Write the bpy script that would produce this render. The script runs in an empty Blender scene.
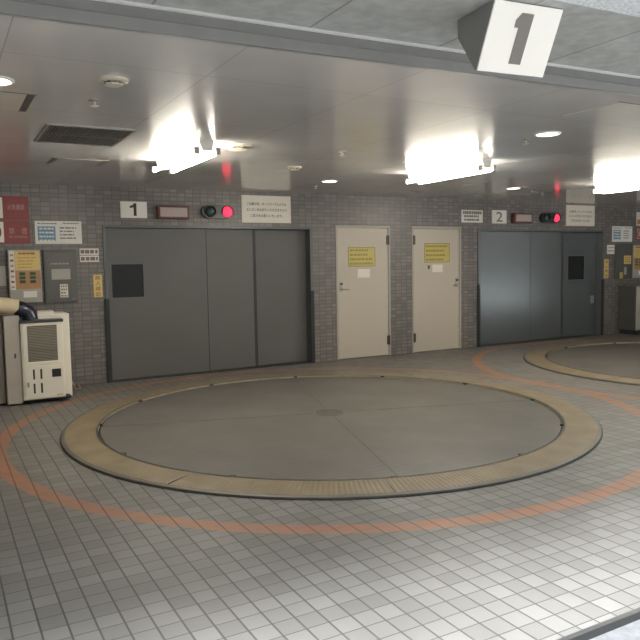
import bpy, bmesh, math, random
from mathutils import Vector, Matrix
random.seed(7)
S = bpy.context.scene
COL = S.collection
PI = math.pi

# ------------------------------------------------------------------ materials
def nodes_of(name):
    m = bpy.data.materials.new(name); m.use_nodes = True
    nt = m.node_tree
    return m, nt, nt.nodes, nt.links, nt.nodes['Principled BSDF']

def mat(name, col, rough=.5, metal=0., spec=.5, var=.06, scale=6., bump=0., bscale=60., emit=None, estr=0., aniso=0.):
    m, nt, N, L, b = nodes_of(name)
    tc = N.new('ShaderNodeTexCoord')
    no = N.new('ShaderNodeTexNoise'); no.inputs['Scale'].default_value = scale; no.inputs['Detail'].default_value = 4
    L.new(tc.outputs['Object'], no.inputs['Vector'])
    mr = N.new('ShaderNodeMapRange'); mr.inputs['From Min'].default_value = .3; mr.inputs['From Max'].default_value = .7
    mr.inputs['To Min'].default_value = 1 - var; mr.inputs['To Max'].default_value = 1 + var
    L.new(no.outputs['Fac'], mr.inputs['Value'])
    mu = N.new('ShaderNodeMix'); mu.data_type = 'RGBA'; mu.blend_type = 'MULTIPLY'; mu.inputs[0].default_value = 1
    mu.inputs[6].default_value = (*col, 1); L.new(mr.outputs[0], mu.inputs[7])
    L.new(mu.outputs[2], b.inputs['Base Color'])
    b.inputs['Roughness'].default_value = rough; b.inputs['Metallic'].default_value = metal
    b.inputs['Specular IOR Level'].default_value = spec
    if aniso: b.inputs['Anisotropic'].default_value = aniso
    if bump:
        n2 = N.new('ShaderNodeTexNoise'); n2.inputs['Scale'].default_value = bscale
        L.new(tc.outputs['Object'], n2.inputs['Vector'])
        bp = N.new('ShaderNodeBump'); bp.inputs['Strength'].default_value = bump; bp.inputs['Distance'].default_value = .002
        L.new(n2.outputs['Fac'], bp.inputs['Height']); L.new(bp.outputs['Normal'], b.inputs['Normal'])
    if emit:
        b.inputs['Emission Color'].default_value = (*emit, 1); b.inputs['Emission Strength'].default_value = estr
    return m

def math_node(N, op, a=None, b=None):
    n = N.new('ShaderNodeMath'); n.operation = op
    if isinstance(a, (int, float)): n.inputs[0].default_value = a
    if isinstance(b, (int, float)): n.inputs[1].default_value = b
    return n

# --- turntable places, used by floor paint and by the turntables
T1 = (3.67, -3.21); T2 = (9.84, -3.21); ORANGE_R = 2.98; ORANGE_2 = (9.62, -3.21)

def floor_material():
    m, nt, N, L, b = nodes_of('floor_tiles')
    tc = N.new('ShaderNodeTexCoord')
    mp = N.new('ShaderNodeMapping'); mp.inputs['Location'].default_value = (-.84, 6.02, 0)
    L.new(tc.outputs['Object'], mp.inputs['Vector'])
    br = N.new('ShaderNodeTexBrick'); br.offset = 0; br.squash = 1
    I = br.inputs
    I['Scale'].default_value = 1; I['Brick Width'].default_value = .1056; I['Row Height'].default_value = .1085
    I['Mortar Size'].default_value = .0032; I['Mortar Smooth'].default_value = .3; I['Bias'].default_value = 0
    I['Color1'].default_value = (.172, .164, .151, 1); I['Color2'].default_value = (.224, .216, .202, 1); I['Mortar'].default_value = (.070, .066, .060, 1)
    L.new(mp.outputs[0], br.inputs['Vector'])
    # wider joints between the columns
    sx = N.new('ShaderNodeSeparateXYZ'); L.new(mp.outputs[0], sx.inputs[0])
    dv = math_node(N, 'DIVIDE', b=.1056); L.new(sx.outputs['X'], dv.inputs[0])
    fr = math_node(N, 'FRACT'); L.new(dv.outputs[0], fr.inputs[0])
    s5 = math_node(N, 'SUBTRACT', b=.5); L.new(fr.outputs[0], s5.inputs[0])
    ab = math_node(N, 'ABSOLUTE'); L.new(s5.outputs[0], ab.inputs[0])
    gt = N.new('ShaderNodeMapRange'); gt.inputs['From Min'].default_value = .445; gt.inputs['From Max'].default_value = .47; L.new(ab.outputs[0], gt.inputs['Value'])
    # orange guide rings
    masks = []
    for c in (T1, ORANGE_2):
        vs = N.new('ShaderNodeVectorMath'); vs.operation = 'SUBTRACT'; vs.inputs[1].default_value = (c[0], c[1], 0)
        L.new(tc.outputs['Object'], vs.inputs[0])
        fl = N.new('ShaderNodeVectorMath'); fl.operation = 'MULTIPLY'; fl.inputs[1].default_value = (1, 1, 0); L.new(vs.outputs[0], fl.inputs[0])
        le = N.new('ShaderNodeVectorMath'); le.operation = 'LENGTH'; L.new(fl.outputs[0], le.inputs[0])
        d = math_node(N, 'SUBTRACT', b=ORANGE_R if c is T1 else 3.03); L.new(le.outputs['Value'], d.inputs[0])
        a = math_node(N, 'ABSOLUTE'); L.new(d.outputs[0], a.inputs[0])
        r = N.new('ShaderNodeMapRange'); r.inputs['From Min'].default_value = .072; r.inputs['From Max'].default_value = .060
        L.new(a.outputs[0], r.inputs['Value']); masks.append(r)
    mx = math_node(N, 'MAXIMUM'); L.new(masks[0].outputs[0], mx.inputs[0]); L.new(masks[1].outputs[0], mx.inputs[1])
    no = N.new('ShaderNodeTexNoise'); no.inputs['Scale'].default_value = 9; no.inputs['Detail'].default_value = 3; L.new(tc.outputs['Object'], no.inputs['Vector'])
    ow = N.new('ShaderNodeMapRange'); ow.inputs['From Min'].default_value = .2; ow.inputs['From Max'].default_value = .75; ow.inputs['To Min'].default_value = .95; ow.inputs['To Max'].default_value = .5
    L.new(no.outputs['Fac'], ow.inputs['Value'])
    mo = math_node(N, 'MULTIPLY'); L.new(mx.outputs[0], mo.inputs[0]); L.new(ow.outputs[0], mo.inputs[1])
    mixo = N.new('ShaderNodeMix'); mixo.data_type = 'RGBA'; L.new(mo.outputs[0], mixo.inputs[0])
    L.new(br.outputs['Color'], mixo.inputs[6]); mixo.inputs[7].default_value = (.43, .18, .09, 1)
    # grime
    n2 = N.new('ShaderNodeTexNoise'); n2.inputs['Scale'].default_value = 1.3; n2.inputs['Detail'].default_value = 6; L.new(tc.outputs['Object'], n2.inputs['Vector'])
    gr = N.new('ShaderNodeMapRange'); gr.inputs['From Min'].default_value = .3; gr.inputs['From Max'].default_value = .7; gr.inputs['To Min'].default_value = .86; gr.inputs['To Max'].default_value = 1.08
    L.new(n2.outputs['Fac'], gr.inputs['Value'])
    mu = N.new('ShaderNodeMix'); mu.data_type = 'RGBA'; mu.blend_type = 'MULTIPLY'; mu.inputs[0].default_value = 1
    L.new(mixo.outputs[2], mu.inputs[6]); L.new(gr.outputs[0], mu.inputs[7])
    jm = N.new('ShaderNodeMix'); jm.data_type = 'RGBA'; jf = math_node(N, 'MULTIPLY', b=.8); L.new(gt.outputs[0], jf.inputs[0]); L.new(jf.outputs[0], jm.inputs[0])
    L.new(mu.outputs[2], jm.inputs[6]); jm.inputs[7].default_value = (.070, .066, .060, 1)
    L.new(jm.outputs[2], b.inputs['Base Color'])
    b.inputs['Roughness'].default_value = .5; b.inputs['Specular IOR Level'].default_value = .4
    bp = N.new('ShaderNodeBump'); bp.inputs['Strength'].default_value = .35; bp.inputs['Distance'].default_value = .003; bp.invert = True
    ad = math_node(N, 'MAXIMUM'); L.new(br.outputs['Fac'], ad.inputs[0]); L.new(gt.outputs[0], ad.inputs[1])
    L.new(ad.outputs[0], bp.inputs['Height']); L.new(bp.outputs['Normal'], b.inputs['Normal'])
    return m

def wall_material():
    m, nt, N, L, b = nodes_of('wall_tiles')
    tc = N.new('ShaderNodeTexCoord'); sp = N.new('ShaderNodeSeparateXYZ'); L.new(tc.outputs['Object'], sp.inputs[0])
    ad = math_node(N, 'ADD'); L.new(sp.outputs['X'], ad.inputs[0]); L.new(sp.outputs['Y'], ad.inputs[1])
    cb = N.new('ShaderNodeCombineXYZ'); L.new(ad.outputs[0], cb.inputs['X']); L.new(sp.outputs['Z'], cb.inputs['Y'])
    br = N.new('ShaderNodeTexBrick'); br.offset = 0; br.squash = 1; I = br.inputs
    I['Scale'].default_value = 1; I['Brick Width'].default_value = .107; I['Row Height'].default_value = .0545
    I['Mortar Size'].default_value = .0055; I['Mortar Smooth'].default_value = .4; I['Bias'].default_value = -.1
    I['Color1'].default_value = (.165, .149, .138, 1); I['Color2'].default_value = (.240, .219, .206, 1); I['Mortar'].default_value = (.112, .104, .098, 1)
    L.new(cb.outputs[0], br.inputs['Vector'])
    L.new(br.outputs['Color'], b.inputs['Base Color'])
    b.inputs['Roughness'].default_value = .38
    bp = N.new('ShaderNodeBump'); bp.inputs['Strength'].default_value = .3; bp.inputs['Distance'].default_value = .003; bp.invert = True
    L.new(br.outputs['Fac'], bp.inputs['Height']); L.new(bp.outputs['Normal'], b.inputs['Normal'])
    return m

def panel_material(name, c1, c2, seam, w, h, loc, mortar, rough, spec, bumpy=0., coat=0.):
    m, nt, N, L, b = nodes_of(name)
    tc = N.new('ShaderNodeTexCoord'); mp = N.new('ShaderNodeMapping'); mp.inputs['Location'].default_value = loc
    L.new(tc.outputs['Object'], mp.inputs['Vector'])
    br = N.new('ShaderNodeTexBrick'); br.offset = 0; br.squash = 1; I = br.inputs
    I['Scale'].default_value = 1; I['Brick Width'].default_value = w; I['Row Height'].default_value = h
    I['Mortar Size'].default_value = mortar; I['Mortar Smooth'].default_value = .2
    I['Color1'].default_value = (*c1, 1); I['Color2'].default_value = (*c2, 1); I['Mortar'].default_value = (*seam, 1)
    L.new(mp.outputs[0], br.inputs['Vector'])
    no = N.new('ShaderNodeTexNoise'); no.inputs['Scale'].default_value = 2 if not bumpy else 14; no.inputs['Detail'].default_value = 6; L.new(tc.outputs['Object'], no.inputs['Vector'])
    mr = N.new('ShaderNodeMapRange'); mr.inputs['From Min'].default_value = .3; mr.inputs['From Max'].default_value = .7
    v = .05 + bumpy; mr.inputs['To Min'].default_value = 1 - v; mr.inputs['To Max'].default_value = 1 + v; L.new(no.outputs['Fac'], mr.inputs['Value'])
    mu = N.new('ShaderNodeMix'); mu.data_type = 'RGBA'; mu.blend_type = 'MULTIPLY'; mu.inputs[0].default_value = 1
    L.new(br.outputs['Color'], mu.inputs[6]); L.new(mr.outputs[0], mu.inputs[7]); L.new(mu.outputs[2], b.inputs['Base Color'])
    b.inputs['Roughness'].default_value = rough; b.inputs['Specular IOR Level'].default_value = spec
    if coat: b.inputs['Coat Weight'].default_value = coat; b.inputs['Coat Roughness'].default_value = .09
    return m

def disc_material():
    m, nt, N, L, b = nodes_of('checker_plate')
    tc = N.new('ShaderNodeTexCoord')
    wv = N.new('ShaderNodeTexWave'); wv.bands_direction = 'DIAGONAL'; wv.inputs['Scale'].default_value = 14; wv.inputs['Distortion'].default_value = 0
    L.new(tc.outputs['Object'], wv.inputs['Vector'])
    no = N.new('ShaderNodeTexNoise'); no.inputs['Scale'].default_value = 1.6; no.inputs['Detail'].default_value = 7; no.inputs['Roughness'].default_value = .6
    L.new(tc.outputs['Object'], no.inputs['Vector'])
    cr = N.new('ShaderNodeValToRGB'); e = cr.color_ramp.elements
    e[0].position = .3; e[0].color = (.112, .104, .095, 1); e[1].position = .72; e[1].color = (.152, .142, .131, 1)
    L.new(no.outputs['Fac'], cr.inputs[0]); L.new(cr.outputs[0], b.inputs['Base Color'])
    b.inputs['Roughness'].default_value = .5; b.inputs['Metallic'].default_value = .15
    bp = N.new('ShaderNodeBump'); bp.inputs['Strength'].default_value = .25; bp.inputs['Distance'].default_value = .003
    L.new(wv.outputs['Fac'], bp.inputs['Height']); L.new(bp.outputs['Normal'], b.inputs['Normal'])
    return m

def ring_material():
    m, nt, N, L, b = nodes_of('ochre_tread')
    tc = N.new('ShaderNodeTexCoord'); sp = N.new('ShaderNodeSeparateXYZ'); L.new(tc.outputs['Object'], sp.inputs[0])
    at = N.new('ShaderNodeMath'); at.operation = 'ARCTAN2'; L.new(sp.outputs['Y'], at.inputs[0]); L.new(sp.outputs['X'], at.inputs[1])
    mu = math_node(N, 'MULTIPLY', b=420.); L.new(at.outputs[0], mu.inputs[0])
    sn = math_node(N, 'SINE'); L.new(mu.outputs[0], sn.inputs[0])
    no = N.new('ShaderNodeTexNoise'); no.inputs['Scale'].default_value = 5; no.inputs['Detail'].default_value = 5; L.new(tc.outputs['Object'], no.inputs['Vector'])
    cr = N.new('ShaderNodeValToRGB'); e = cr.color_ramp.elements
    e[0].position = .3; e[0].color = (.185, .142, .086, 1); e[1].position = .7; e[1].color = (.25, .198, .126, 1)
    L.new(no.outputs['Fac'], cr.inputs[0]); L.new(cr.outputs[0], b.inputs['Base Color'])
    b.inputs['Roughness'].default_value = .55
    bp = N.new('ShaderNodeBump'); bp.inputs['Strength'].default_value = .3; bp.inputs['Distance'].default_value = .004
    L.new(sn.outputs[0], bp.inputs['Height']); L.new(bp.outputs['Normal'], b.inputs['Normal'])
    return m

M = dict(
    floor=floor_material(), wall=wall_material(),
    ceiling=panel_material('ceiling_panels', (.58, .555, .53), (.61, .585, .56), (.40, .385, .37), 1.0, 1.2, (-.66, 5.47, 0), .003, .24, .8, coat=.6),
    soffit=panel_material('soffit_slabs', (.36, .37, .355), (.40, .41, .395), (.2, .2, .2), .74, 3.0, (-.46, 8.2, 0), .006, .6, .4, .10),
    fascia=mat('fascia_metal', (.30, .30, .29), .35, .3, var=.05),
    bead=mat('bright_bead', (.72, .72, .71), .3, .3, var=.02),
    groove=mat('dark_groove', (.2, .2, .195), .5, var=.05),
    granite=mat('facade_granite', (.60, .62, .64), .7, var=.25, scale=60, bump=.2),
    plaster=mat('side_plaster', (.22, .20, .18), .7, var=.08),
    asphalt=mat('pavement', (.15, .152, .155), .8, var=.2, scale=25, bump=.4, bscale=90),
    road=mat('pale_bounce_road', (.46, .45, .43), .8, var=.1, scale=8),
    darktrim=mat('dark_step_trim', (.07, .07, .07), .4, .4, var=.05),
    gate=mat('gate_paint_shaded', (.135, .133, .128), .5, .15, .4, var=.04, scale=1.5),  # left gate: duller, warmer copy that leaves out the daylight reflection
    gatedaylit=mat('gate_paint_daylit', (.165, .185, .195), .19, .42, .8, var=.03, scale=1.5),  # same gate paint, bluer and lighter for the daylight it reflects
    frame=mat('gate_frame_grey', (.135, .145, .145), .35, .3, var=.04),
    glass=mat('dark_wired_glass', (.018, .02, .02), .08, 0, .6, var=.02),
    seamshade=mat('seam_shade_grey', (.035, .038, .04), .5, var=.05),
    rubber=mat('black_rubber', (.022, .026, .026), .6, var=.08),
    door=mat('beige_door_paint', (.58, .52, .435), .42, var=.02, scale=2),
    doorframe=mat('door_frame_paint', (.46, .42, .36), .4, var=.03),
    steel=mat('brushed_steel', (.42, .40, .38), .3, .85, var=.05),
    dsteel=mat('dark_steel', (.075, .07, .066), .5, .4, var=.12),
    hinge=mat('hinge_dark', (.09, .085, .08), .4, .5, var=.05),
    white=mat('sign_white', (.9, .87, .81), .5, var=.02),
    cream=mat('sign_cream', (.86, .80, .71), .5, var=.02),
    black=mat('print_black', (.03, .03, .03), .5, var=.02),
    ink=mat('print_grey', (.19, .17, .15), .6, var=.02),
    red=mat('sign_red', (.26, .045, .045), .45, var=.04),
    redcase=mat('red_case', (.14, .045, .04), .4, var=.05),
    pinkpanel=mat('unlit_panel', (.45, .37, .345), .3, var=.03),
    case=mat('black_case', (.028, .03, .032), .35, var=.05),
    lensoff=mat('unlit_green_lens', (.02, .045, .04), .15, var=.05),
    redlit=mat('lit_red_lens', (.6, .02, .04), .3, var=.02, emit=(1., .035, .085), estr=1.6),
    blue=mat('print_blue', (.16, .30, .44), .5, var=.10, scale=30),
    yellow=mat('notice_yellow', (.60, .50, .14), .35, var=.04),
    dyellow=mat('label_yellow', (.78, .59, .20), .5, var=.04),
    yink=mat('olive_print', (.33, .26, .045), .5, var=.03),
    orange=mat('poster_tan', (.50, .27, .115), .5, var=.06),
    green=mat('button_green', (.035, .10, .055), .4, var=.06),
    brown=mat('print_redbrown', (.36, .11, .06), .5, var=.04),
    pinkprint=mat('print_pink', (.55, .33, .29), .5, var=.05),
    greyplate=mat('grey_panel', (.46, .43, .39), .45, var=.04),
    darkpanel=mat('charcoal_panel', (.115, .112, .105), .4, .2, var=.04),
    machine=mat('machine_white', (.82, .77, .66), .4, var=.03),
    machineside=mat('machine_grey', (.46, .42, .36), .45, var=.05),
    machinetop=mat('machine_top', (.035, .035, .04), .35, var=.05),
    grille=mat('grille_slat', (.30, .27, .21), .5, var=.06),
    duct=mat('cream_duct', (.72, .60, .40), .45, var=.05),
    elbow=mat('black_elbow', (.018, .02, .035), .22, var=.05),
    plastic=mat('cream_plastic', (.62, .57, .46), .4, var=.02),
    lampwhite=mat('lamp_white', (.80, .77, .70), .35, var=.02),
    tube=mat('lit_tube', (.9, .9, .85), .4, var=0, emit=(1., .945, .81), estr=105.),
    downlit=mat('lit_downlight', (.9, .9, .85), .4, var=0, emit=(1., .96, .88), estr=7.),
    vent=mat('vent_grey', (.20, .195, .18), .5, .3, var=.05),
    slot=mat('slot_bronze', (.11, .10, .085), .5, .2, var=.05),
    disc=disc_material(), ring=ring_material(),
    rimsteel=mat('rim_steel', (.17, .16, .14), .5, .3, var=.12),
    lip=mat('worn_lip', (.46, .41, .31), .4, .5, var=.15),
)

# ------------------------------------------------------------------ geometry helpers
class G:
    """collects shapes into one bmesh"""
    def __init__(s): s.b = bmesh.new()
    def box(s, x0, x1, y0, y1, z0, z1, bev=0., T=None):
        vs = [s.b.verts.new(p) for p in ((x0,y0,z0),(x1,y0,z0),(x1,y1,z0),(x0,y1,z0),(x0,y0,z1),(x1,y0,z1),(x1,y1,z1),(x0,y1,z1))]
        fs = [s.b.faces.new([vs[i] for i in f]) for f in ((3,2,1,0),(4,5,6,7),(0,1,5,4),(1,2,6,5),(2,3,7,6),(3,0,4,7))]
        if bev:
            es = list({e for f in fs for e in f.edges})
            r = bmesh.ops.bevel(s.b, geom=es, offset=bev, segments=2, affect='EDGES', profile=.5)
            vs = list({v for f in r['faces'] for v in f.verts} | {v for v in vs if v.is_valid})
        if T is not None: bmesh.ops.transform(s.b, matrix=T, verts=[v for v in vs if v.is_valid])
        return s
    def lathe(s, prof, n=32, c=(0,0,0), axis='z', close=False):
        rings = []
        for r, h in prof:
            row = []
            for k in range(n):
                a = 2*PI*k/n; u, v = r*math.cos(a), r*math.sin(a)
                p = (u, v, h) if axis == 'z' else ((u, -h, v) if axis == 'y' else (h, u, v))
                row.append(s.b.verts.new((p[0]+c[0], p[1]+c[1], p[2]+c[2])))
            rings.append(row)
        pairs = list(zip(rings, rings[1:])) + ([(rings[-1], rings[0])] if close else [])
        for A, B in pairs:
            for k in range(n): s.b.faces.new((A[k], A[(k+1)%n], B[(k+1)%n], B[k]))
        if not close:
            s.b.faces.new(rings[0][::-1]); s.b.faces.new(rings[-1])
        return s
    def tube(s, pts, rads, n=14):
        pts = [Vector(p) for p in pts]
        if not isinstance(rads, (list, tuple)): rads = [rads]*len(pts)
        rings = []
        up = Vector((0, 0, 1))
        for i, p in enumerate(pts):
            d = (pts[min(i+1, len(pts)-1)] - pts[max(i-1, 0)]).normalized()
            u = d.cross(up)
            if u.length < .05: u = d.cross(Vector((0, 1, 0)))
            u.normalize(); v = u.cross(d)
            rings.append([s.b.verts.new(p + rads[i]*(math.cos(2*PI*k/n)*u + math.sin(2*PI*k/n)*v)) for k in range(n)])
        for A, B in zip(rings, rings[1:]):
            for k in range(n): s.b.faces.new((A[k], A[(k+1)%n], B[(k+1)%n], B[k]))
        s.b.faces.new(rings[0][::-1]); s.b.faces.new(rings[-1])
        return s
    def prism(s, poly, y0, y1, T=None):
        """polygon in x,z extruded from y0 to y1"""
        A = [s.b.verts.new((x, y0, z)) for x, z in poly]; B = [s.b.verts.new((x, y1, z)) for x, z in poly]
        s.b.faces.new(A); s.b.faces.new(B[::-1]); n = len(poly)
        for k in range(n): s.b.faces.new((A[k], B[k], B[(k+1)%n], A[(k+1)%n]))
        if T is not None: bmesh.ops.transform(s.b, matrix=T, verts=A+B)
        return s
    def out(s, name, m, parent=None, smooth=False, loc=(0,0,0)):
        bmesh.ops.recalc_face_normals(s.b, faces=s.b.faces[:])
        me = bpy.data.meshes.new(name); s.b.to_mesh(me); s.b.free()
        me.materials.append(M[m] if isinstance(m, str) else m)
        if smooth:
            for p in me.polygons: p.use_smooth = True
            me.set_sharp_from_angle(angle=math.radians(38))
        o = bpy.data.objects.new(name, me); COL.objects.link(o); o.location = loc
        if parent: o.parent = parent
        return o

def tag(o, label, cat, group=None, kind=None):
    o['label'] = label; o['category'] = cat
    if group: o['group'] = group
    if kind: o['kind'] = kind
    return o
def struct(o): o['kind'] = 'structure'; return o
def thing(name, loc, label, cat, group=None, rz=0.):
    o = bpy.data.objects.new(name, None); COL.objects.link(o); o.location = loc; o.rotation_euler = (0, 0, rz); o.empty_display_size = .1
    return tag(o, label, cat, group)
def dup(root, loc, label, group=None):
    r = root.copy(); COL.objects.link(r); r.location = loc; r['label'] = label
    if group: r['group'] = group
    for ch in root.children:
        c = ch.copy(); COL.objects.link(c); c.parent = r
        for g in ch.children:
            d = g.copy(); COL.objects.link(d); d.parent = c
    return r

def text_mesh(txt, x0, x1, z0, z1, y, m, parent, name='lettering', bold=0., T=None, fit=True):
    """letters lying in the x,z plane facing -y, fitted to the given box"""
    cu = bpy.data.curves.new('text', 'FONT'); cu.body = txt; cu.size = 1; cu.offset = bold; cu.extrude = .0; cu.resolution_u = 3
    cu.align_x = 'LEFT'
    o = bpy.data.objects.new('text', cu); COL.objects.link(o)
    bpy.context.view_layer.update()
    dg = bpy.context.evaluated_depsgraph_get()
    me = bpy.data.meshes.new_from_object(o.evaluated_get(dg)); bpy.data.objects.remove(o); bpy.data.curves.remove(cu)
    me.materials.clear(); me.materials.append(M[m]); me.name = name
    if not me.vertices: return None
    xs = [v.co.x for v in me.vertices]; ys = [v.co.y for v in me.vertices]
    ax, bx, ay, by = min(xs), max(xs), min(ys), max(ys)
    for v in me.vertices:
        X = x0 + (v.co.x-ax)/max(bx-ax, 1e-6)*(x1-x0); Z = z0 + (v.co.y-ay)/max(by-ay, 1e-6)*(z1-z0)
        p = Vector((X, y, Z)); v.co = T @ p if T is not None else p
    ob = bpy.data.objects.new(name, me); COL.objects.link(ob); ob.parent = parent
    return ob

def lines(parent, x0, x1, zs, h, m, y, name='print', seed=1, lo=.02, hi=.05, gap=.012, ragged=.0):
    """rows of small dashes: writing too small to read in the photograph"""
    r = random.Random(seed); last = None; gap = min(gap, .011)
    for z in zs:
        g = G()
        x = x0; end = x1 - r.random()*ragged*(x1-x0)
        while x < end - lo*.5:
            w = min(r.uniform(lo, hi), end-x); g.box(x, x+w, y-.0006, y, z-h/2, z+h/2); x += w + r.uniform(.6, 1.3)*gap
        last = g.out('text_line', m, parent)
    return last

def plate(name, x0, x1, z0, z1, m, label, cat, y=0., t=.012, group=None, bev=.002):
    """flat sign on the wall; local origin at its lower middle"""
    w = x1-x0; h = z1-z0
    root = thing(name, ((x0+x1)/2, y, z0), label, cat, group)
    G().box(-w/2, w/2, -t, 0, 0, h, bev).out('plate', m, root)
    return root, w, h, -t-.0008

# ------------------------------------------------------------------ setting
X0, X1 = -1.2, 17.0
struct(G().box(X0-.2, X1+.2, -7.25, .4, -.15, 0).out('floor', 'floor'))
struct(G().box(-30, 60, -8.3, -7.275, -.2, -.03).out('floor_pavement', 'asphalt'))
struct(G().box(-30, 60, -45, -8.3, -.2, -.04).out('floor_road', 'road'))  # unseen ground, made pale to bounce light onto the right gate
g = G(); g.box(-4, 20, -7.275, -7.25, -.15, .004); struct(g.out('trim_1', 'darktrim'))
GATES = ((2.22, 5.23), (8.44, 11.60)); DOORS = ((5.64, 6.635), (7.06, 8.075))
GH = 2.015; DH = 2.05
g = G(); cuts = [X0]
openings = [(GATES[0], GH), (DOORS[0], DH), (DOORS[1], DH), (GATES[1], GH)]
x = X0
for (a, b_), h in openings:
    g.box(x, a, 0, .2, 0, 2.5); g.box(a, b_, 0, .2, h, 2.5); x = b_
g.box(x, X1, 0, .2, 0, 2.5)
struct(g.out('wall_back', 'wall'))
struct(G().box(X0, X1, .2, .4, 0, 2.5).out('wall_rear_backing', 'plaster'))
struct(G().box(X0-.2, X0, -6.9, .4, 0, 2.8).out('wall_left', 'plaster'))
struct(G().box(X1, X1+.2, -6.9, .4, 0, 2.8).out('wall_right', 'plaster'))
def yc(x): return -5.985 - .052*(x-.6)      # inner edge of the entrance beam
g = G()
vs = [(X0-.2, .4), (X1+.2, .4), (X1+.2, yc(X1)), (X0-.2, yc(X0))]
g = G(); A = [g.b.verts.new((p[0], p[1], 2.5)) for p in vs]; B = [g.b.verts.new((p[0], p[1], 2.7)) for p in vs]
g.b.faces.new(A); g.b.faces.new(B[::-1])
for k in range(4): g.b.faces.new((A[k], B[k], B[(k+1)%4], A[(k+1)%4]))
struct(g.out('ceiling', 'ceiling'))
def strip(name, m, o0, o1, z0, z1):
    g = G(); P = [(X0-.2, yc(X0)+o0), (X1+.2, yc(X1)+o0), (X1+.2, yc(X1)+o1), (X0-.2, yc(X0)+o1)]
    A = [g.b.verts.new((*p, z0)) for p in P]; B = [g.b.verts.new((*p, z1)) for p in P]
    g.b.faces.new(A); g.b.faces.new(B[::-1])
    for k in range(4): g.b.faces.new((A[k], B[k], B[(k+1)%4], A[(k+1)%4]))
    return struct(g.out(name, m))
strip('trim_2', 'fascia', 0, -.025, 2.497, 2.62)
strip('trim_3', 'groove', -.025, -.045, 2.548, 2.62)
strip('trim_4', 'bead', -.045, -.060, 2.588, 2.62)
strip('ceiling_soffit', 'soffit', -.06, -.79, 2.60, 2.75)
strip('wall_front', 'granite', -.79, -1.2, 2.60, 6.5)

struct(G().box(-30, 60, -24, -23, -.2, 10).out('wall_street', 'plaster'))
struct(G().box(-30, 12, -15, -14, -.2, 7).out('wall_reflection_block', 'plaster'))  # unseen wall, added to block the bright outside reflected in the left gate
struct(G().box(-1.4, -1.2, -23, -6.9, -.2, 3.2).out('wall_neighbour', 'plaster'))

# ------------------------------------------------------------------ doors (setting)
def make_door(n, x0, x1, hinge_right):
    root = bpy.data.objects.new('door_%d' % n, None); COL.objects.link(root); root.location = ((x0+x1)/2, 0, 0); struct(root)
    w = (x1-x0)/2; f = .035
    g = G(); g.box(-w, -w+f, -.012, .1, 0, DH, .003); g.box(w-f, w, -.012, .1, 0, DH, .003); g.box(-w+f, w-f, -.012, .1, DH-f, DH, .003)
    g.out('door_frame', 'doorframe', root)
    G().box(-w+f+.004, w-f-.004, .004, .05, .012, DH-f-.004, .002).out('door_leaf', 'door', root)
    s = 1 if hinge_right else -1
    for z in (.25, 1.83):
        g = G(); g.tube([(s*(w-f/2-.012), -.016, z-.075), (s*(w-f/2-.012), -.016, z+.075)], .012, 10)
        g.box(min(s*(w-f-.03), s*(w-f/2)), max(s*(w-f-.03), s*(w-f/2)), -.014, .006, z-.07, z+.07)
        g.out('hinge', 'hinge', root, True)
    hx = -s*(w-f-.055)
    h = G().box(hx-.024, hx+.024, -.004, .006, 1.05, 1.20, .003).out('handle_plate', 'steel', root)
    G().lathe([(.014, 0), (.016, .01), (.016, .03), (.010, .032)], 16, (hx, 0, 1.165), 'y').out('key_cylinder', 'dsteel', h, True)
    G().tube([(hx, .0, 1.085), (hx, -.05, 1.085), (hx+s*.02, -.058, 1.085), (hx+s*.10, -.058, 1.083)], .011, 12).out('lever', 'steel', h, True)
    return root
make_door(1, *DOORS[0], True)
make_door(2, *DOORS[1], False)

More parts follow.
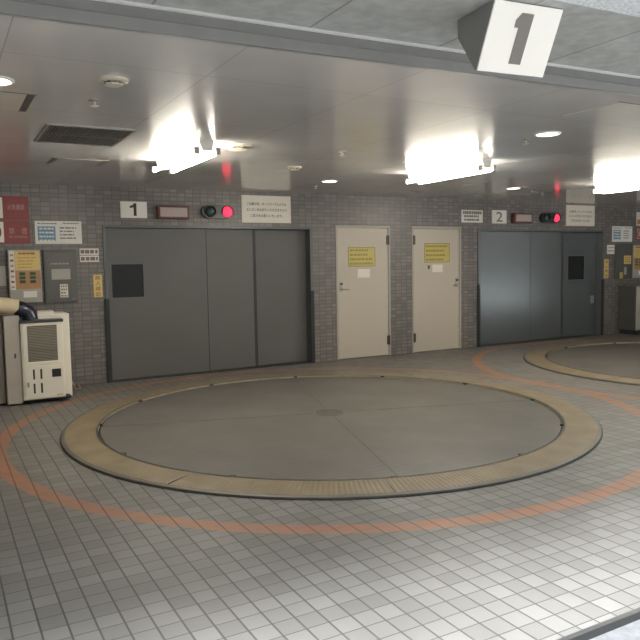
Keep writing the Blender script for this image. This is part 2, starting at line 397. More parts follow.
# ------------------------------------------------------------------ gates
def make_gate(x0, x1, seams, win, label, sheet_mat='gate'):
    """x0..x1 the opening; seams: three panels; win: window rectangle and the panel that holds it"""
    cx = (x0+x1)/2
    root = thing('vehicle_gate', (cx, 0, 0), label, 'gate', 'sliding car gates in the back wall')
    a, b = x0-cx, x1-cx; f = .03
    g = G(); g.box(a, a+f, -.015, .15, 0, GH, .003); g.box(b-f, b, -.015, .15, 0, GH, .003); g.box(a+f, b-f, -.015, .15, GH-.03, GH, .003)
    g.out('gate_frame', 'frame', root)
    xs = [a+f, seams[0]-cx, seams[1]-cx, b-f]; ys = (.045, .065, .125)
    for i in range(3):
        lo, hi = xs[i]+(.003 if i == 0 else .0015), xs[i+1]-(.003 if i == 2 else .0015)
        if i == 2: lo -= .05
        if i < 2: hi -= (.012, .046)[i]
        p = G()
        if win and win[0] == i:
            wx0, wx1, wz0, wz1 = win[1]-cx, win[2]-cx, win[3], win[4]; y = ys[i]
            p.box(lo, wx0, y, y+.035, .015, GH-.034); p.box(wx1, hi, y, y+.035, .015, GH-.034)
            p.box(wx0, wx1, y, y+.035, .015, wz0); p.box(wx0, wx1, y, y+.035, wz1, GH-.034)
            po = p.out('sliding_panel', sheet_mat, root)
            G().box(wx0-.004, wx1+.004, y+.012, y+.02, wz0-.004, wz1+.004).out('window_pane', 'glass', po)
            e = .012; q = G(); q.box(wx0-e, wx0, y-.004, y+.01, wz0-e, wz1+e); q.box(wx1, wx1+e, y-.004, y+.01, wz0-e, wz1+e)
            q.box(wx0, wx1, y-.004, y+.01, wz0-e, wz0); q.box(wx0, wx1, y-.004, y+.01, wz1, wz1+e)
            q.out('window_trim', 'frame', po)
        else:
            p.box(lo, hi, ys[i], ys[i]+.035, .015, GH-.034, .002).out('sliding_panel', sheet_mat, root)
    for k, (gw, yy) in enumerate(((.012, .046), (.046, .066))):
        G().box(xs[k+1]-gw-.0015, xs[k+1]-.0015, yy, yy+.033, .015, GH-.034, .002).out('seam_shade', 'rubber' if k == 0 else 'seamshade', root)  # dark strip stands in for the shadow along each panel step
    for s, xx in ((1, a), (-1, b)):
        c0, c1 = sorted((xx-s*.018, xx+s*.045))
        G().box(c0, c1, -.028, -.010, .0, 1.08, .004).out('corner_guard', 'rubber', root)
    G().box(a, b, -.02, .16, 0, .008).out('threshold', 'dsteel', root)
    return root
make_gate(*GATES[0], (3.62, 4.36), (0, 2.323, 2.731, 1.086, 1.516), 'grey sliding car gate under the number 1 plate, small window at its left')
g2 = make_gate(*GATES[1], (9.745, 10.59), (2, 10.79, 11.22, 1.09, 1.535), 'grey sliding car gate under the number 2 plate, small window at its right', 'gatedaylit')
G().box(11.41-10.02, 11.50-10.02, .110, .125, .62, .77, .004).out('pull_plate', 'steel', g2)

# ------------------------------------------------------------------ turntables
def make_turntable(c, label):
    root = thing('car_turntable', (c[0], c[1], 0), label, 'turntable', 'round car turntables set in the tiled floor')
    n = 160
    G().lathe([(2.505, .001), (2.505, .003), (2.170, .006), (2.168, .001)], n).out('gap_seat', 'rubber', root)
    G().lathe([(2.495, .004), (2.495, .015), (2.490, .018), (2.465, .020), (2.465, .004)], n, close=True).out('outer_rim', 'rimsteel', root, True)
    G().lathe([(2.464, .004), (2.464, .021), (2.200, .028), (2.200, .004)], n, close=True).out('tread_ring', 'ring', root, True)
    G().lathe([(2.199, .004), (2.199, .031), (2.183, .031), (2.183, .004)], n, close=True).out('ring_lip', 'lip', root, True)
    G().lathe([(2.1995, .0312), (2.1995, .0328), (2.1835, .0328), (2.1835, .0312)], n, close=True).out('lip_shade_line', 'dsteel', root)  # dark line on the lip, painted for the shaded gap behind it
    d = G().lathe([(2.165, .004), (2.165, .013), (2.160, .015)], n).out('deck_plate', 'disc', root)
    # four plate joints and the drain cover in the middle
    for k in range(4):
        a = math.radians(253+90*k)
        T = Matrix.Rotation(a, 4, 'Z')
        G().box(.17, 2.155, -.003, .003, .0148, .0158, T=T).out('plate_joint', 'dsteel', d)
    c_ = G(); c_.lathe([(.155, .0148), (.155, .018), (.140, .019), (.140, .0148)], 40, close=True)
    dr = c_.out('drain_rim', 'rimsteel', d, True)
    q = G(); q.lathe([(.139, .0148), (.139, .0165)], 40)
    for k in range(-4, 5):
        h = math.sqrt(max(.13**2-(k*.028)**2, 0)); q.box(k*.028-.006, k*.028+.006, -h, h, .0164, .0185)
    q.out('drain_cover', 'slot', dr)
    for k in range(12):
        a = math.radians(282+30*k); T = Matrix.Rotation(a, 4, 'Z')
        G().box(2.155, 2.186, -.022, .022, .016, .033, .003, T=T).out('rim_clip', 'dsteel', root)
    for dg_ in (250, 214, 70, 34):
        a = math.radians(dg_); T = Matrix.Rotation(a, 4, 'Z')
        G().box(2.205, 2.460, -.003, .003, .0225, .0283, T=T).out('ring_joint', 'rimsteel', root)
    return root
t1 = make_turntable(T1, 'large round car turntable with ochre ring in front of the number 1 gate')
dup(t1, (T2[0], T2[1], 0), 'round car turntable cut by the right edge, in front of the number 2 gate')

# ------------------------------------------------------------------ signs above the gates
WALLGRP = 'plates above the car gates'
r, w, h, y = plate('number_plate', 2.455, 2.797, 2.112, 2.322, 'white', 'white number 1 plate on the wall above the left gate', 'number sign')
ny = y+.0004; b0, b1 = .026, h-.022
G().prism([(-.004, b0), (.034, b0), (.034, b1), (.002, b1), (-.012, b1-.022), (-.052, b1-.036), (-.052, b1-.064), (-.004, b1-.052)], ny-.001, ny).out('numeral', 'black', r)
r, w, h, y = plate('number_plate', 8.76, 9.095, 2.117, 2.345, 'white', 'white number 2 plate on the wall above the right gate', 'number sign')
text_mesh('2', -.075, .075, .03, h-.03, y, 'ink', r, 'numeral', .006)

def indicator(x0, x1, z0, z1, label):
    w = x1-x0; h = z1-z0
    root = thing('indicator_box', ((x0+x1)/2, 0, z0), label, 'indicator box', 'red-rimmed indicator boxes above the gates')
    G().box(-w/2, w/2, -.09, 0, 0, h, .006).out('case', 'redcase', root)
    G().box(-w/2+.03, w/2-.03, -.096, -.088, .025, h-.025, .003).out('display', 'pinkpanel', root)
    return root
i1 = indicator(2.918, 3.345, 2.105, 2.275, 'blank pinkish indicator box with red rim beside the number 1 plate')
dup(i1, (9.425, 0, 2.128), 'blank pinkish indicator box with red rim beside the number 2 plate')

def signal(label, loc):
    root = thing('signal_lamp', loc, label, 'signal lamp', 'two-eye signal lamps above the gates')
    # capsule-shaped case in x,z
    w, h = .235, .092
    poly = [(w-h+h*math.cos(a), h*math.sin(a)) for a in [(-PI/2+PI*k/12) for k in range(13)]] + [(-(w-h)+h*math.cos(a), h*math.sin(a)) for a in [(PI/2+PI*k/12) for k in range(13)]]
    G().prism(poly, -.07, 0).out('case', 'case', root, True)
    for s, m, nm in ((-1, 'lensoff', 'lens'), (1, 'redlit', 'lens')):
        v = G(); v.lathe([(.080, .068), (.081, .105), (.077, .105), (.074, .068)], 28, (s*.125, 0, 0), 'y', close=True)
        # cut the lower half of the hood away
        dl = [x for x in v.b.verts if x.co.z < -.02 and x.co.y < -.09]
        for x in dl: x.co.y = -.078
        v.out('visor', 'case', root, True)
        G().lathe([(.073, .068), (.068, .084), (.050, .097), (.02, .104), (.004, .105)], 28, (s*.125, 0, 0), 'y').out(nm, m, root, True)
    return root
s1 = signal('black two-eye signal lamp lit red above the left gate', (3.765, 0, 2.210))
dup(s1, (10.125, 0, 2.228), 'black two-eye signal lamp lit red above the right gate')

def notice(x0, x1, z0, z1, label):
    r, w, h, y = plate('text_notice', x0, x1, z0, z1, 'cream', label, 'notice', group='cream text notices above the gates')
    for k, (t, a) in enumerate((('ご出庫の際、ターンテーブル上では', .40), ('エンジンをお切りいただきますよう', .41), ('ご協力をお願いいたします。', .33))):
        zc = h*(.69-.215*k); text_mesh(t, -w*a, w*a, zc-.021, zc+.021, y, 'black', r, 'lettering', .012)
    return r
n1 = notice(4.13, 4.895, 2.072, 2.455, 'cream notice with three lines of text right of the left signal lamp')
dup(n1, (10.955, 0, 2.095), 'cream notice with three lines of text right of the right signal lamp')
r, w, h, y = plate('small_notice', 8.085, 8.55, 2.125, 2.335, 'white', 'small white notice with three dark lines, left of the number 2 plate', 'notice')
lines(r, -w/2+.03, w/2-.03, (h*.78,), .05, 'ink', y, seed=4, lo=.03, hi=.05, gap=.01, name='lettering'); lines(r, -w/2+.05, w/2-.06, (h*.5, h*.22), .034, 'ink', y, seed=5, lo=.02, hi=.05, gap=.01, ragged=.1, name='lettering')

# ------------------------------------------------------------------ notices on the doors
def sheet(name, x0, x1, z0, z1, m, label, y=.004, tilt=0., tail='notice'):
    w = x1-x0; h = z1-z0
    root = thing(name, ((x0+x1)/2, y, z0), label, tail)
    root.rotation_euler = (0, tilt, 0)
    G().box(-w/2, w/2, -.002, 0, 0, h).out('sheet', m, root)
    return root, w, h, -.0026
for x0, x1, z0, z1, lb, sd in ((5.865, 6.36, 1.425, 1.72, 'yellow notice with four printed lines on the left beige door', 2), (7.315, 7.84, 1.465, 1.78, 'yellow notice with four printed lines on the right beige door', 3)):
    r, w, h, y = sheet('yellow_notice', x0, x1, z0, z1, 'yellow', lb)
    lines(r, -w/2+.03, w/2-.03, [h*(.84-.23*k) for k in range(4)], .030, 'yink', y, seed=sd, lo=.02, hi=.06, gap=.014, ragged=.25, name='lettering')
    q = G(); q.box(-w/2, w/2, -.003, -.002, h-.012, h); q.box(-w/2, w/2, -.003, -.002, 0, .012); q.box(-w/2, -w/2+.012, -.003, -.002, 0, h); q.box(w/2-.012, w/2, -.003, -.002, 0, h)
    q.out('border', 'yink', r)
sheet('paper_slip', 6.03, 6.255, 1.252, 1.385, 'cream', 'blank white paper slip under the yellow notice on the left beige door', tilt=.02, tail='paper')
sheet('paper_slip', 7.475, 7.69, 1.306, 1.43, 'cream', 'blank white paper slip under the yellow notice on the right beige door', tilt=.01, tail='paper')
r, w, h, y = sheet('door_sticker', 7.385, 7.425, 1.36, 1.42, 'hinge', 'tiny dark sticker beside the paper slip on the right beige door', tail='sticker')

# ------------------------------------------------------------------ left wall group
def red_sign(z0, z1, label, smoke, x0=.80, x1=1.365):
    r, w, h, y = plate('prohibition_sign', x0, x1, z0, z1, 'red', label, 'sign', t=.008)
    G().box(-w/2+.015, -w/2+.275, y-.001, y+.001, h*.06, h*.94).out('pictogram_field', 'white', r)
    cx = -w/2+.145; cz = h/2
    q = G(); q.lathe([(.105, 0), (.105, .0012), (.083, .0012), (.083, 0)], 32, (cx, y-.001, cz), 'y', close=True)
    q.box(-.09, .09, y-.0022, y-.001, -.010, .010, T=Matrix.Translation((cx, 0, cz)) @ Matrix.Rotation(.78, 4, 'Y'))
    q.out('prohibition_ring', 'redcase', r)
    if smoke:
        G().box(cx-.055, cx+.055, y-.0016, y-.001, cz-.012, cz+.012).out('cigarette', 'black', r)
        text_mesh('禁', .048, .112, h*.42, h*.70, y, 'pinkprint', r, 'lettering'); text_mesh('煙', .190, .25, h*.42, h*.70, y, 'pinkprint', r, 'lettering')
        text_mesh('NO SMOKING', .048, .25, h*.25, h*.35, y, 'pinkprint', r, 'lettering')
    else:
        G().prism([(cx-.03, cz-.05), (cx+.03, cz-.05), (cx+.045, cz-.01), (cx+.01, cz+.06), (cx-.04, cz)], y-.0016, y-.001).out('flame', 'black', r)
        text_mesh('火気厳禁', .045, .235, h*.42, h*.66, y, 'pinkprint', r, 'lettering')
    return r
red_sign(2.07, 2.345, 'dark red fire prohibition sign at the left edge, upper of two', False)
red_sign(1.782, 2.058, 'dark red no smoking sign at the left edge, lower of two', True)
def info_board(x0, x1, z0, z1, label, seed):
    r, w, h, y = plate('information_board', x0, x1, z0, z1, 'white', label, 'sign')
    b = G().box(-w/2+.03, -w/2+.235, y-.001, y+.001, h*.14, h*.76).out('blue_field', 'blue', r)
    lines(b, -w/2+.05, -w/2+.215, [h*(.66-.17*k) for k in range(4)], h*.07, 'white', y-.0012, seed=seed, lo=.02, hi=.05, gap=.02, name='lettering')
    lines(r, -w/2+.03, -w/2+.26, (h*.88,), .014, 'ink', y, seed=seed+1, lo=.02, hi=.04, gap=.008, name='lettering')
    lines(r, w/2-.22, w/2-.03, (h*.90,), .012, 'ink', y, seed=seed+2, lo=.02, hi=.04, gap=.008, name='lettering')
    lines(r, w/2-.26, w/2-.06, [h*(.70-.15*k) for k in range(4)], .016, 'ink', y, seed=seed+3, lo=.015, hi=.07, gap=.016, ragged=.25, name='lettering')
    return r
info_board(1.42, 1.965, 1.78, 2.06, 'white board with a blue field, above the charcoal panel left of gate 1', 11)
info_board(11.85, 12.43, 1.80, 2.10, 'white board with a blue field, right of gate 2', 21)

def control_panel(x0, x1, z0, z1, label, strip=True):
    w = x1-x0; h = z1-z0
    r = thing('control_panel', ((x0+x1)/2, 0, z0), label, 'control panel')
    G().box(-w/2, w/2, -.06, 0, 0, h, .006).out('case', 'greyplate', r)
    y = -.0612; L = -w/2+(.075 if strip else .008)
    p = G().box(L, w/2-.01, y-.001, y+.001, h*.62, h-.02).out('yellow_sheet', 'dyellow', r)
    lines(p, L+.04, w/2-.05, (h*.93,), .022, 'brown', y-.0012, seed=31, lo=.03, hi=.06, gap=.006, name='lettering')
    lines(p, L+.03, w/2-.05, (h*.85, h*.79, h*.73, h*.67), .010, 'orange', y-.0012, seed=32, lo=.03, hi=.09, gap=.02, ragged=.3, name='lettering')
    p = G().box(L, w/2-.01, y-.001, y+.001, h*.26, h*.605).out('tan_field', 'orange', r)
    for cx in (L+.075, L+.19):
        for k in range(3):
            zc = h*(.55-.075*k); G().box(cx-.032, cx+.032, y-.010, y, zc-.018, zc+.018, .003).out('button', 'green', r)
    if strip:
     s = G().box(-w/2+.01, L-.006, y-.001, y+.001, h*.25, h*.98).out('side_strip', 'cream', r)
     for k in range(7): G().box(-w/2+.022, L-.016, y-.0018, y-.001, h*(.90-.10*k)-.012, h*(.90-.10*k)+.012).out('side_mark', 'brown' if k % 2 else 'pinkprint', s)
    G().box(-.03, w/2-.06, y-.002, y, h*.10, h*.22).out('paper_label', 'white', r)
    return r
control_panel(1.10, 1.462, 1.072, 1.709, 'control panel with yellow sheet and green buttons at the left, above the duct')
control_panel(12.425, 12.80, 1.085, 1.735, 'control panel with yellow sheet cut by the right edge, right of gate 2', False)

def keypad_panel(x0, x1, z0, z1, label):
    w = x1-x0; h = z1-z0
    r = thing('charcoal_panel', ((x0+x1)/2, 0, z0), label, 'control panel')
    G().box(-w/2, w/2, -.045, 0, 0, h, .006).out('case', 'darkpanel', r)
    G().box(-w/2+.02, w/2-.07, -.052, -.044, .03, h-.03, .003).out('cover', 'darkpanel', r)
    return r, w, h, -.0532
r, w, h, y = keypad_panel(1.495, 1.885, 1.056, 1.706, 'charcoal access panel with a grey screen and white label left of gate 1')
G().box(-w/2+.085, w/2-.085, y-.002, y, h*.44, h*.64, .001).out('screen', 'greyplate', r)
lines(r, -w/2+.08, w/2-.10, (h*.74,), .018, 'greyplate', y, seed=41, lo=.02, hi=.05, gap=.008, name='lettering')
q = G().box(-w/2+.175, -w/2+.27, y-.002, y, h*.10, h*.35).out('paper_label', 'cream', r)
lines(q, -w/2+.185, -w/2+.26, (h*.31, h*.25, h*.19, h*.13), .018, 'ink', y-.0022, seed=42, lo=.015, hi=.03, gap=.012, name='lettering')
G().lathe([(.009, 0), (.009, .008)], 12, (w/2-.06, y, h*.07), 'y').out('key_switch', 'steel', r, True)
r, w, h, y = keypad_panel(11.925, 12.405, 1.07, 1.755, 'charcoal access panel with orange and yellow tags right of gate 2')
G().box(-.02, .19, y-.002, y, h*.43, h*.67).out('orange_tag', 'dyellow', r)
lines(r, .01, .17, (h*.61, h*.55, h*.49), .022, 'orange', y-.0022, seed=43, lo=.03, hi=.06, gap=.012, name='lettering')
G().box(-.14, -.045, y-.002, y, h*.02, h*.20).out('yellow_tag', 'yellow', r)
G().box(-.015, .06, y-.002, y, h*.13, h*.35).out('grey_tag', 'greyplate', r)

r, w, h, y = plate('small_label', 1.93, 2.162, 1.552, 1.722, 'cream', 'small cream two-row label by the top left corner of gate 1', 'label', t=.004)
lines(r, -w/2+.012, w/2-.012, (h*.76, h*.24), .045, 'ink', y, seed=51, lo=.03, hi=.06, gap=.022, name='lettering'); G().box(-w/2, w/2, y-.0006, y, h*.5-.004, h*.5+.004).out('divider', 'ink', r)
r, w, h, y = plate('small_label', 11.715, 11.945, 1.565, 1.74, 'white', 'small white label by the right side of gate 2', 'label', t=.004)
lines(r, -w/2+.02, w/2-.02, (h*.72, h*.34), .026, 'greyplate', y, seed=52, lo=.03, hi=.06, gap=.02, name='lettering')
def vertical_label(x0, x1, z0, z1, label):
    r, w, h, y = plate('vertical_label', x0, x1, z0, z1, 'dyellow', label, 'label', t=.004)
    for k, ch in enumerate('無人確認'):
        zc = h*(.86-.24*k); text_mesh(ch, -w*.30, w*.30, zc-.028, zc+.028, y, 'brown' if k != 1 else 'ink', r, 'lettering', .008)
    return r
vertical_label(2.082, 2.19, 1.105, 1.39, 'yellow vertical label with four characters left of gate 1')
vertical_label(11.64, 11.765, 1.10, 1.465, 'yellow vertical label with four characters right of gate 2')
r, w, h, y = plate('paper_sheet', .86, 1.072, 1.282, 1.52, 'greyplate', 'grey paper sheet on the wall at the left edge', 'paper', t=.004)
r, w, h, y = plate('wall_poster', 12.56, 12.90, 2.12, 2.385, 'cream', 'cream and orange poster at the right edge, upper of two', 'poster', t=.006)
G().box(-w/2+.02, w/2-.02, y-.001, y, h*.1, h*.45).out('orange_field', 'orange', r)
r, w, h, y = plate('prohibition_sign', 12.56, 12.95, 1.835, 2.08, 'red', 'dark red sign at the right edge, under the cream poster', 'sign', t=.008)
G().box(-w/2+.015, -w/2+.2, y-.001, y+.001, h*.08, h*.92).out('pictogram_field', 'pinkprint', r)
q = G(); q.lathe([(.085, 0), (.085, .0012), (.065, .0012), (.065, 0)], 28, (-w/2+.107, y-.001, h/2), 'y', close=True); q.out('prohibition_ring', 'redcase', r)

# ------------------------------------------------------------------ machines at the left
m1 = thing('dehumidifier', (1.32, -1.0, 0), 'white floor-standing dehumidifier with grille and dark top at the far left', 'machine')
a, b = -.218, .218
G().box(a, b, 0, .165, .05, .892, .006).out('body', 'machine', m1)
G().box(a+.002, b+.008, -.012, .32, .893, .924, .004).out('top_cover', 'machinetop', m1)
u = G(); 
for bx in ((a+.02, b-.02, .865, .885), (a+.02, b-.02, .43, .46)): u.box(bx[0], bx[1], -.010, .002, bx[2], bx[3], .002)
u.box(a+.02, a+.065, -.010, .002, .46, .865, .002); u.box(b-.065, b-.02, -.010, .002, .46, .865, .002)
u.out('grille_frame', 'machine', m1)
G().box(a+.065, b-.065, -.002, .003, .47, .86).out('grille_back', 'slot', m1)
q = G()
for k in range(22): q.box(a+.065, b-.065, -.009, -.001, .478+k*.0172, .478+k*.0172+.009)
q.out('grille_slats', 'grille', m1)
dr = G().box(a+.02, b-.012, -.009, .002, .062, .415, .003).out('lower_door', 'machine', m1)
for xx in (a+.115, a+.19):
    for zz in (.12, .275): G().box(xx-.010, xx+.010, -.0105, -.004, zz, zz+.11, .002).out('vent_slot', 'black', dr)
G().box(b-.135, b-.04, -.013, -.006, .285, .375, .003).out('meter_window', 'case', dr)
G().box(a+.045, a+.065, -.022, -.008, .195, .25, .003).out('latch', 'steel', dr)
lines(dr, b-.09, b-.03, (.085,), .010, 'ink', -.0095, seed=61, lo=.01, hi=.02, gap=.006, name='lettering')
G().box(-.13, .318, .168, .55, .02, .972, .012).out('rear_housing', 'machine', m1)
G().box(-.02, .16, .19, .4, .972, 1.004, .006).out('rear_cap', 'machine', m1)
G().box(a+.03, .28, .02, .5, .03, .052).out('base_tray', 'rubber', m1)
for xx in (a+.05, b-.04):
    for yy in (.05, .45): G().tube([(xx-.012, yy, .026), (xx+.012, yy, .026)], .025, 16).out('caster', 'rubber', m1, True)
G().tube([(.325, .40, .25), (.37, .45, .12), (.42, .55, .03), (.50, .7, .012), (.52, .93, .012)], .0045, 8).out('power_cord', 'duct', m1, True)
m2 = thing('grey_cabinet', (1.02, -.98, 0), 'grey upright cabinet left of the white dehumidifier, under the cream duct', 'cabinet')
G().box(-.078, .080, 0, .45, .02, .980, .008).out('body', 'machineside', m2)
G().box(-.06, .055, .02, .4, 0, .02).out('plinth', 'rubber', m2)
G().box(.012, .030, -.008, 0, .52, .57, .002).out('latch', 'dsteel', m2)
m3 = thing('slim_cabinet', (.855, -.88, 0), 'slim brown-grey cabinet at the left edge, beside the grey upright cabinet', 'cabinet')
G().box(-.09, .080, 0, .4, .02, .955, .008).out('body', 'machineside', m3)
G().box(-.08, .07, .02, .38, 0, .02).out('plinth', 'rubber', m3)
d = thing('exhaust_duct', (1.2, -.92, .925), 'cream air duct with black elbow on top of the dehumidifier', 'duct')
G().tube([(-.90, 0, .19), (-.5, 0, .188), (-.30, 0, .176), (-.20, 0, .162), (-.10, 0, .146)], [.086]*5, 24).out('hose', 'duct', d, True)
G().tube([(-.13, 0, .146), (-.06, 0, .115), (-.01, 0, .085), (.012, 0, .035), (.015, 0, .001)], [.080, .086, .086, .084, .086], 24).out('elbow', 'elbow', d, True)
G().tube([(.045, .02, .001), (.045, .02, .09), (.04, .02, .12)], [.05, .052, .04], 18).out('fan_cap', 'case', d, True)
m4 = thing('white_cabinet', (12.33, -.42, 0), 'pale cabinet cut by the right edge, right of gate 2', 'cabinet')
G().box(-.272, .25, .02, .42, .09, .937, .008).out('body', 'darkpanel', m4)  # body coloured dark to show its side face in shadow
G().box(-.27, .248, 0, .02, .092, .935, .006).out('front_panel', 'greyplate', m4)
G().box(-.25, .23, .03, .38, 0, .09).out('plinth', 'rubber', m4)

# ------------------------------------------------------------------ ceiling fittings
def fluorescent(loc, label):
    r = thing('fluorescent_lamp', loc, label, 'ceiling lamp', 'twin-tube fluorescent ceiling lamps')
    T = Matrix.Rotation(PI/2, 4, 'Z')
    # reflector body with a trapezoid section, running along y
    g = G(); g.prism([(-.062, 0), (-.062, -.012), (-.040, -.085), (.040, -.085), (.062, -.012), (.062, 0)], -.62, .62); g.out('reflector_body', 'lampwhite', r)
    for s in (-1, 1):
        t = G(); t.tube([(s*.088, -.60, -.098), (s*.088, .60, -.098)], .0165, 16); t.out('tube', 'tube', r, True)
        for e in (-1, 1):
            q = G(); q.box(s*.088-.02, s*.088+.02, min(e*.60, e*.645), max(e*.60, e*.645), -.116, -.06, .005)
            q.out('lamp_holder', 'steel', r)
    return r
f1 = fluorescent((2.315, -3.03, 2.5), 'lit twin-tube fluorescent lamp on the ceiling in front of gate 1')
dup(f1, (5.245, -3.10, 2.5), 'lit twin-tube fluorescent lamp on the ceiling in front of the two beige doors')
dup(f1, (8.45, -3.06, 2.5), 'lit twin-tube fluorescent lamp on the ceiling at the right edge')

def downlight(loc, label):
    r = thing('downlight', loc, label, 'ceiling lamp', 'round recessed ceiling downlights')
    G().lathe([(.105, 0), (.103, -.006), (.088, -.010), (.086, 0)], 40, close=True).out('trim_ring', 'lampwhite', r, True)
    G().lathe([(.086, -.001), (.086, -.005), (.05, -.007)], 40).out('diffuser', 'downlit', r)
    return r
d1 = downlight((.66, -4.92, 2.5), 'lit downlight at the left edge of the ceiling')
dup(d1, (4.72, -5.0, 2.5), 'lit downlight on the ceiling below the big hanging 1 sign')
dup(d1, (4.67, -1.54, 2.5), 'lit downlight on the ceiling near the left beige door')
dup(d1, (7.56, -1.73, 2.5), 'lit downlight on the ceiling near the number 2 plate')

def detector(name, loc, rad, label, cat, m='plastic'):
    r = thing(name, loc, label, cat)
    G().lathe([(rad, 0), (rad*.98, -.010), (rad*.80, -.016), (rad*.76, -.016)], 36).out('base', m, r, True)
    g = G()
    for k in range(8):
        T = Matrix.Rotation(2*PI*k/8, 4, 'Z'); g.box(rad*.50, rad*.56, -rad*.12, rad*.12, -.025, -.016, T=T)
    g.out('cage', 'hinge', r)
    G().lathe([(rad*.62, -.025), (rad*.58, -.031), (rad*.2, -.034), (rad*.02, -.034)], 32).out('cap', m, r, True)
    return r
detector('smoke_detector', (1.23, -5.19, 2.5), .082, 'cream smoke detector on the ceiling at the upper left', 'smoke detector')
detector('heat_detector', (2.66, -3.47, 2.5), .138, 'large round cream detector beside the left fluorescent lamp', 'detector')
detector('smoke_detector', (3.70, -2.50, 2.5), .075, 'small cream smoke detector on the ceiling in front of the cream notice', 'smoke detector')
def sprinkler(loc, label):
    r = thing('sprinkler_head', loc, label, 'sprinkler', 'sprinkler heads on the ceiling')
    G().lathe([(.032, 0), (.032, -.006), (.020, -.010), (.018, -.010)], 20).out('collar', 'steel', r, True)
    G().lathe([(.010, -.010), (.010, -.030), (.026, -.032), (.024, -.036)], 16).out('head', 'plastic', r, True)
    return r
p1 = sprinkler((1.235, -4.66, 2.5), 'small sprinkler head between smoke detector and dark vent')
dup(p1, (3.66, -3.55, 2.5), 'small sprinkler head on the ceiling between the left and middle fluorescent lamps')
dup(p1, (4.77, -.99, 2.5), 'small sprinkler head on the ceiling near the back wall, right of the cream notice')
dup(p1, (4.76, -4.72, 2.5), 'small sprinkler head beside the downlight near the big hanging 1 sign')
dup(p1, (8.55, -1.33, 2.5), 'small sprinkler head on the ceiling in front of gate 2')

v = thing('ceiling_vent', (1.385, -3.46, 2.5), 'dark louvred vent in the ceiling at the left', 'vent')
w, dd = .31, .375
g = G(); g.box(-w, -w+.02, -dd, dd, -.010, 0); g.box(w-.02, w, -dd, dd, -.010, 0); g.box(-w+.02, w-.02, -dd, -dd+.02, -.010, 0); g.box(-w+.02, w-.02, dd-.02, dd, -.010, 0)
g.out('vent_frame', 'steel', v)
G().box(-w+.02, w-.02, -dd+.02, dd-.02, -.002, 0).out('backing', 'dsteel', v)
g = G()
for k in range(26):
    xx = -w+.03+k*(2*w-.06)/25; g.box(xx-.004, xx+.004, -dd+.02, dd-.02, -.009, -.002)
g.out('louvres', 'vent', v)
G().box(-w+.02, w-.02, -.006, .006, -.010, -.004).out('mid_bar', 'vent', v)
def hatch(loc, w, dd, label, slots):
    h = thing('ceiling_hatch', loc, label, 'hatch')
    G().box(-w, w, -dd, dd, -.004, 0, .001).out('hatch_panel', 'ceiling', h)
    g = G(); e = .007; g.box(-w-e, w+e, -dd-e, -dd, -.003, 0); g.box(-w-e, w+e, dd, dd+e, -.003, 0)
    g.out('hatch_edge', 'slot', h)
    for s in slots: G().box(s*w-(.045 if s > 0 else 0), s*w+(0 if s > 0 else .045), -dd, dd, -.0055, -.003).out('slot_grille', 'slot', h)
    return h
hatch((.60, -4.42, 2.5), .30, .24, 'flat ceiling hatch with a dark slot at the upper left edge', (1,))
hatch((1.59, -2.04, 2.5), .25, .19, 'flat ceiling hatch with dark end slots behind the louvred vent', (-1, 1))
hatch((4.60, -5.78, 2.5), .32, .235, 'flat ceiling hatch with thin dark edges at the upper right', ())

# ------------------------------------------------------------------ hanging number sign under the soffit
s = thing('hanging_sign', (2.673, -6.66, 2.60), 'big white tilted number 1 sign hanging at the top of the picture', 'number sign', rz=-.108)
# wedge section in y,z (x is the run); front face leans out towards the street
sec = [(-.152, -.001), (-.020, -.263), (-.012, -.265), (.126, -.080), (.126, -.001)]
g = G(); A = [g.b.verts.new((-.181, *p)) for p in sec]; B = [g.b.verts.new((.181, *p)) for p in sec]
g.b.faces.new(A); g.b.faces.new(B[::-1])
for k in range(5): g.b.faces.new((A[k], B[k], B[(k+1) % 5], A[(k+1) % 5]))
g.out('wedge_case', 'fascia', s)
top, bot = Vector((0, -.152, -.001)), Vector((0, -.020, -.263))
up = (top-bot).normalized(); nrm = Vector((0, -up.z, up.y)).normalized(); H = (top-bot).length
if nrm.y > 0: nrm = -nrm
T = Matrix(((1, 0, 0, bot.x), (0, -nrm.y, up.y, bot.y), (0, -nrm.z, up.z, bot.z), (0, 0, 0, 1)))
G().box(-.183, .183, -.010, -.0005, .0, H, .002, T=T).out('face_plate', 'white', s)
cx = .0; nz0, nz1 = H*.15, H*.875; 
one = [(cx-.030, nz0), (cx+.034, nz0), (cx+.034, nz1), (cx-.030, nz1), (cx-.030, nz1-.002), (cx-.052, nz1-.030), (cx-.052, nz1-.062), (cx-.030, nz1-.062)]
G().prism(one, -.0125, -.0105, T=T).out('numeral', 'ink', s)

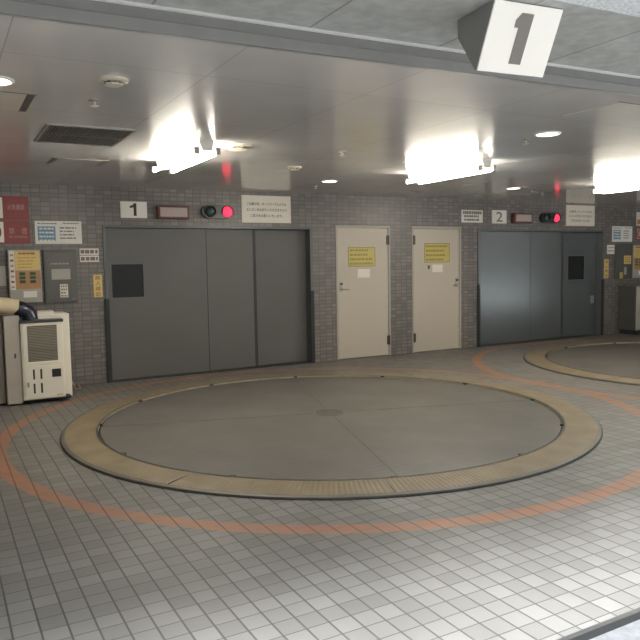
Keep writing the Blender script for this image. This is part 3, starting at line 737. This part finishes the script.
# ------------------------------------------------------------------ light: sky outside, lamps inside
W = bpy.data.worlds.new('sky'); S.world = W; W.use_nodes = True
nt = W.node_tree; bg = nt.nodes['Background']
tc = nt.nodes.new('ShaderNodeTexCoord'); sp = nt.nodes.new('ShaderNodeSeparateXYZ'); nt.links.new(tc.outputs['Generated'], sp.inputs[0])
cr = nt.nodes.new('ShaderNodeValToRGB'); e = cr.color_ramp.elements
e[0].position = .0; e[0].color = (.42, .43, .45, 1); e[1].position = .6; e[1].color = (.88, .94, 1.0, 1)
nt.links.new(sp.outputs['Z'], cr.inputs[0]); nt.links.new(cr.outputs[0], bg.inputs['Color'])
bg.inputs['Strength'].default_value = 3.0
sl = bpy.data.lights.new('veiled_sun', 'SUN'); so = bpy.data.objects.new('veiled_sun', sl); COL.objects.link(so)
sl.energy = 10.2; sl.angle = math.radians(25); sl.color = (.93, .965, 1.)
so.location = (4, -12, 12); so.rotation_euler = Vector((-.12, .225, -1)).to_track_quat('-Z', 'Y').to_euler()

# ------------------------------------------------------------------ camera
cd = bpy.data.cameras.new('camera'); co = bpy.data.objects.new('camera', cd); COL.objects.link(co)
cd.sensor_width = 36; cd.sensor_fit = 'HORIZONTAL'; cd.lens = 694.155/640*36; cd.clip_start = .05
yaw, pitch, roll = .5049, -.0822, .0173
cy, sy, cp, spt = math.cos(yaw), math.sin(yaw), math.cos(pitch), math.sin(pitch)
F = Vector((sy*cp, cy*cp, spt)); R = Vector((cy, -sy, 0)); D = F.cross(R)
c, s_ = math.cos(roll), math.sin(roll)
R2 = c*R + s_*D; D2 = -s_*R + c*D
co.matrix_world = Matrix(((R2.x, -D2.x, -F.x, .3264), (R2.y, -D2.y, -F.y, -9.0948), (R2.z, -D2.z, -F.z, 1.4919), (0, 0, 0, 1)))
S.camera = co
vs_ = S.view_settings; vs_.view_transform = 'Standard'; vs_.look = 'None'; vs_.exposure = .22; vs_.gamma = 1.; vs_.use_curve_mapping = False
S.cycles.use_denoising = True; S.cycles.max_bounces = 10; S.cycles.diffuse_bounces = 6
